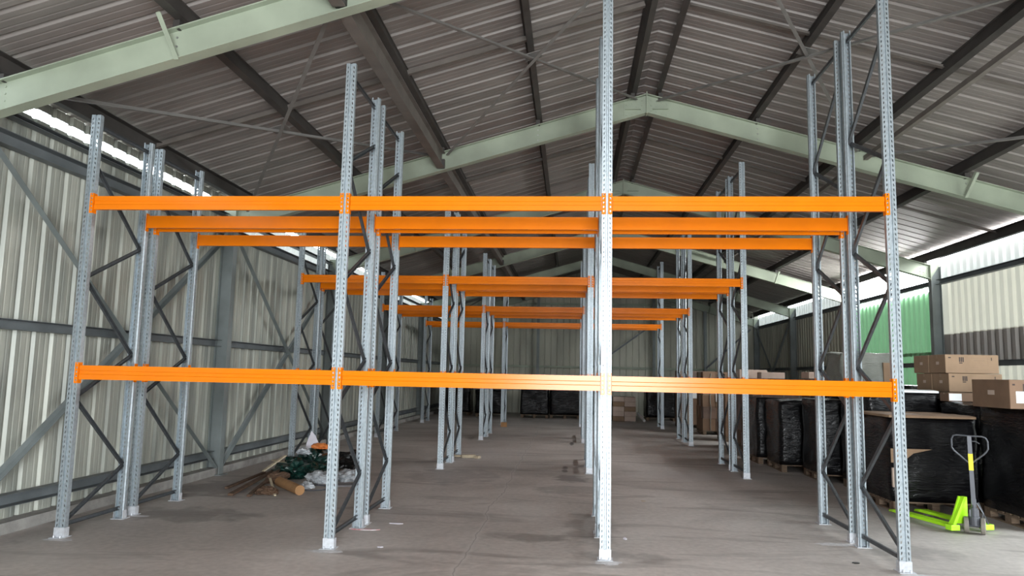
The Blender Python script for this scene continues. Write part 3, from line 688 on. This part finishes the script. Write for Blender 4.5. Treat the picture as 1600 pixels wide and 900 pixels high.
# ------------------------------------------------------------------ rubbish pile on the left and small floor items
def crumple(name, x, y, z, sx, sy, sz, m, label, cat, seed=0, rz=0, rough=.45):
    import bmesh
    bm = bmesh.new(); bmesh.ops.create_icosphere(bm, subdivisions=4, radius=1)
    for v in bm.verts:
        p = v.co.copy(); k = 1 + rough * noise.noise(p * 1.9 + Vector((seed * 5.3, 0, 0))) + rough * .45 * noise.noise(p * 5 + Vector((seed, 3, 0)))
        p *= k; v.co = Vector((p.x * sx, p.y * sy, max(-.0, (p.z * .8 + .45)) * sz))
    me = bpy.data.meshes.new(name); bm.to_mesh(me); bm.free(); me.materials.append(m)
    return tag(link(name, me, None, (x, y, z), (0, 0, rz)), label, cat)
def plank(x0, y0, z0, x1, y1, z1, w_, t, m, label, cat='plank', name='wood_plank'):
    p0, p1 = Vector((x0, y0, z0)), Vector((x1, y1, z1)); c0 = (p0 + p1) / 2
    prof = [(-w_ / 2, -t / 2), (w_ / 2, -t / 2), (w_ / 2, t / 2), (-w_ / 2, t / 2)]
    return tag(link(name, MB().extr(prof, p0 - c0, p1 - c0).mesh(name, m), None, c0), label, cat)
plank(.52, 2.75, .018, .28, 5.3, .12, .07, .03, MT['wood_old'], 'long dark brown plank poking out left of the rubbish pile')
plank(.80, 2.72, .018, .48, 4.55, .12, .05, .03, MT['wood_old'], 'dark brown batten beside the long plank in the rubbish pile')
plank(.20, 3.3, .018, .05, 5.0, .018, .05, .03, MT['wood_old'], 'thin dark batten lying flat at the far left of the rubbish pile')
plank(1.13, 2.84, .012, .72, 3.62, .13, .035, .015, MT['wood_pale'], 'short pale stick at the front of the rubbish pile', 'stick', 'wood_stick')
plank(.30, 4.35, .13, .50, 4.75, .34, .05, .02, MT['wood_pale'], 'pale batten leaning on the green sheeting')
plank(-.50, 6.75, .012, -.12, 6.50, .012, .14, .02, MT['wood_pale'], 'pale board lying left behind the rubbish pile')
plank(.10, 6.35, .012, .40, 6.75, .22, .05, .03, MT['wood_pale'], 'pale stick rising from the back of the rubbish pile', 'stick', 'wood_stick')
mb = MB(); mb.cyl((.83, 3.72, .072), (1.43, 2.98, .072), .070, 18)
tag(link('cardboard_tube', mb.mesh('cardboard_tube', MT['card_tube'])), 'orange brown cardboard roll at the front of the rubbish pile', 'cardboard roll')
crumple('cardboard_scrap', .93, 3.02, .0, .15, .15, .08, MT['wood_old'], 'torn dark brown cardboard scrap by the stick', 'scrap', 3)
crumple('cardboard_scrap', .66, 4.05, .0, .17, .20, .13, MT['wood_old'], 'crushed brown cardboard behind the cardboard roll', 'scrap', 4)
crumple('plastic_sheet_heap', .72, 4.75, .0, .30, .34, .21, MT['bag_green'], 'heap of dark green plastic sheeting in the middle of the rubbish pile', 'plastic sheeting', 5, .3, .6)
crumple('plastic_sheet_heap', .62, 5.62, .0, .36, .36, .27, MT['bag_green'], 'rear heap of dark green plastic sheeting behind the middle one', 'plastic sheeting', 6, .1, .6)
crumple('plastic_sheet_heap', 1.12, 5.02, .0, .20, .30, .16, MT['bag_green'], 'low dark green plastic sheeting at the right of the middle heap', 'plastic sheeting', 16, .1, .6)
crumple('plastic_bag', .58, 5.42, .30, .12, .12, .09, MT['bag_clear'], 'small clear plastic bag on top of the green sheeting', 'bag', 7)
crumple('plastic_bag', 1.30, 4.20, .0, .19, .24, .15, MT['bag_clear'], 'white crumpled plastic bag left of the second front upright', 'bag', 8)
crumple('plastic_bag', 1.66, 4.55, .0, .17, .22, .13, MT['bag_clear'], 'white crumpled plastic bag right of the second front upright', 'bag', 9)
crumple('black_bag', 1.22, 6.05, .0, .34, .24, .24, MT['bag_black'], 'black plastic bag at the back of the rubbish pile', 'bag', 10)
crumple('black_bag', 1.70, 5.15, .0, .10, .16, .11, MT['bag_black'], 'small black scrap at the right end of the rubbish pile', 'bag', 11)
crumple('orange_scrap', .72, 5.80, .36, .16, .12, .07, MT['bag_orange'], 'bright orange plastic scrap on top of the rubbish pile', 'scrap', 12)
mb = MB(); pts = [(-.11, 0), (.11, 0), (.12, .14), (.06, .26), (-.02, .36), (-.10, .12)]
mb.loft([[(x, y + .05 * z, z) for x, z in pts] for y in (0, .004)])
tag(link('scrap_paper', mb.mesh('scrap_paper', MT['paper']), None, (.50, 6.0, .30), (0, 0, .2)), 'curved white paper sheet standing in the rubbish pile', 'paper')
mb = MB().tube([(.27 * math.cos(t * math.pi / 12), .25 * math.sin(t * math.pi / 12), .012) for t in range(24)], .011, 6, closed=True)
tag(link('wire_hoop', mb.mesh('wire_hoop', MT['jack_steel']), None, (1.40, 3.62, 0)), 'thin dark hoop lying in front of the rubbish pile', 'hoop')
crumple('plastic_bag', 1.30, 3.62, .0, .11, .10, .08, MT['bag_clear'], 'clear plastic scrap inside the dark hoop', 'bag', 13)
plank(1.65, 3.95, .012, 2.1, 4.12, .012, .26, .02, MT['grey_card'], 'flat grey sheet lying in front of the white bags', 'sheet', 'flat_sheet')
crumple('floor_debris', -.25, 9.0, .0, .25, .2, .1, MT['bag_black'], 'small dark heap beside the left wall beyond the rubbish', 'debris', 14)
# wood blocks by the third rack
for i, (x, y, a, s_, t) in enumerate(((3.10, 8.28, .3, (.30, .12, .06), 'larger pale timber block on the floor beside the third rack'), (3.30, 8.20, -.5, (.12, .1, .05), 'small pale timber offcut right of the larger block'), (2.86, 8.35, .1, (.14, .08, .04), 'thin pale timber offcut left of the larger block'))):
    o = link('timber_block', MB().box(-s_[0] / 2, -s_[1] / 2, 0, s_[0] / 2, s_[1] / 2, s_[2]).mesh('timber_block', MT['wood_pale']), None, (x, y, .0), (0, 0, a)); bevelled(o, .005); tag(o, t, 'wood block')
tag(link('floor_brick', MB().box(-.1, -.08, 0, .1, .08, .15).mesh('floor_brick', MT['card_tube']), None, (3.0, 17.6, 0)), 'small reddish brick shaped box beside the fifth rack', 'block')
def scrap(x, y, w_, d_, m, label, seed):
    mb = MB(); n = 14; rnd = random.Random(seed)
    ring = [((w_ / 2) * math.cos(t * 2 * math.pi / n) * rnd.uniform(.7, 1.1), (d_ / 2) * math.sin(t * 2 * math.pi / n) * rnd.uniform(.7, 1.1)) for t in range(n)]
    mb.loft([[(a, b, z) for a, b in ring] for z in (.001, .006)])
    tag(link('floor_scrap', mb.mesh('floor_scrap', m), None, (x, y, 0)), label, 'scrap')
scrap(2.95, .93, .40, .07, MT['redwhite'], 'red and white torn tape by the foot of the second frame pair', 1)
scrap(3.22, 1.32, .16, .06, MT['paper'], 'white paper scrap behind the second frame pair', 2)
scrap(3.34, .15, .07, .05, MT['paper'], 'tiny white scrap on the floor between left and middle bay', 3)
scrap(5.86, .98, .05, .12, MT['paper'], 'tiny pale scrap right of the centre front upright', 4)
scrap(8.05, .28, .08, .06, MT['bag_black'], 'small black speck left of the rightmost front upright', 5)
scrap(6.3, 3.5, .07, .06, MT['wood_pale'], 'tiny pale chip on the floor of the right bay', 6)
# drilling dust round the feet of the nearest frames
for i, (x, y, w_, d_, t) in enumerate(((.05, -.08, .34, .16, 'leftmost front foot'), (2.86, -.1, .36, .16, 'second front foot'), (5.62, -.1, .30, .18, 'centre front foot'), (8.5, -.12, .40, .16, 'rightmost front foot'), (.10, 1.2, .34, .12, 'left back to back feet'), (8.15, 1.1, .5, .16, 'right back to back feet'))):
    mb = MB(); rnd = random.Random(i + 9); n = 22
    ring = [(math.cos(t_ * 2 * math.pi / n), math.sin(t_ * 2 * math.pi / n), rnd.uniform(.7, 1.15)) for t_ in range(n)]
    mb.loft([[(a * w_ / 2 * k * q, b * d_ / 2 * k * q, z) for a, b, k in ring] for q, z in ((1, .0006), (.6, .003), (.1, .005))])
    tag(link('drill_dust', mb.mesh('drill_dust', MT['chalk']), None, (x, y, 0)), 'white drilling dust on the floor at the %s' % t, 'dust', None, 'stuff')
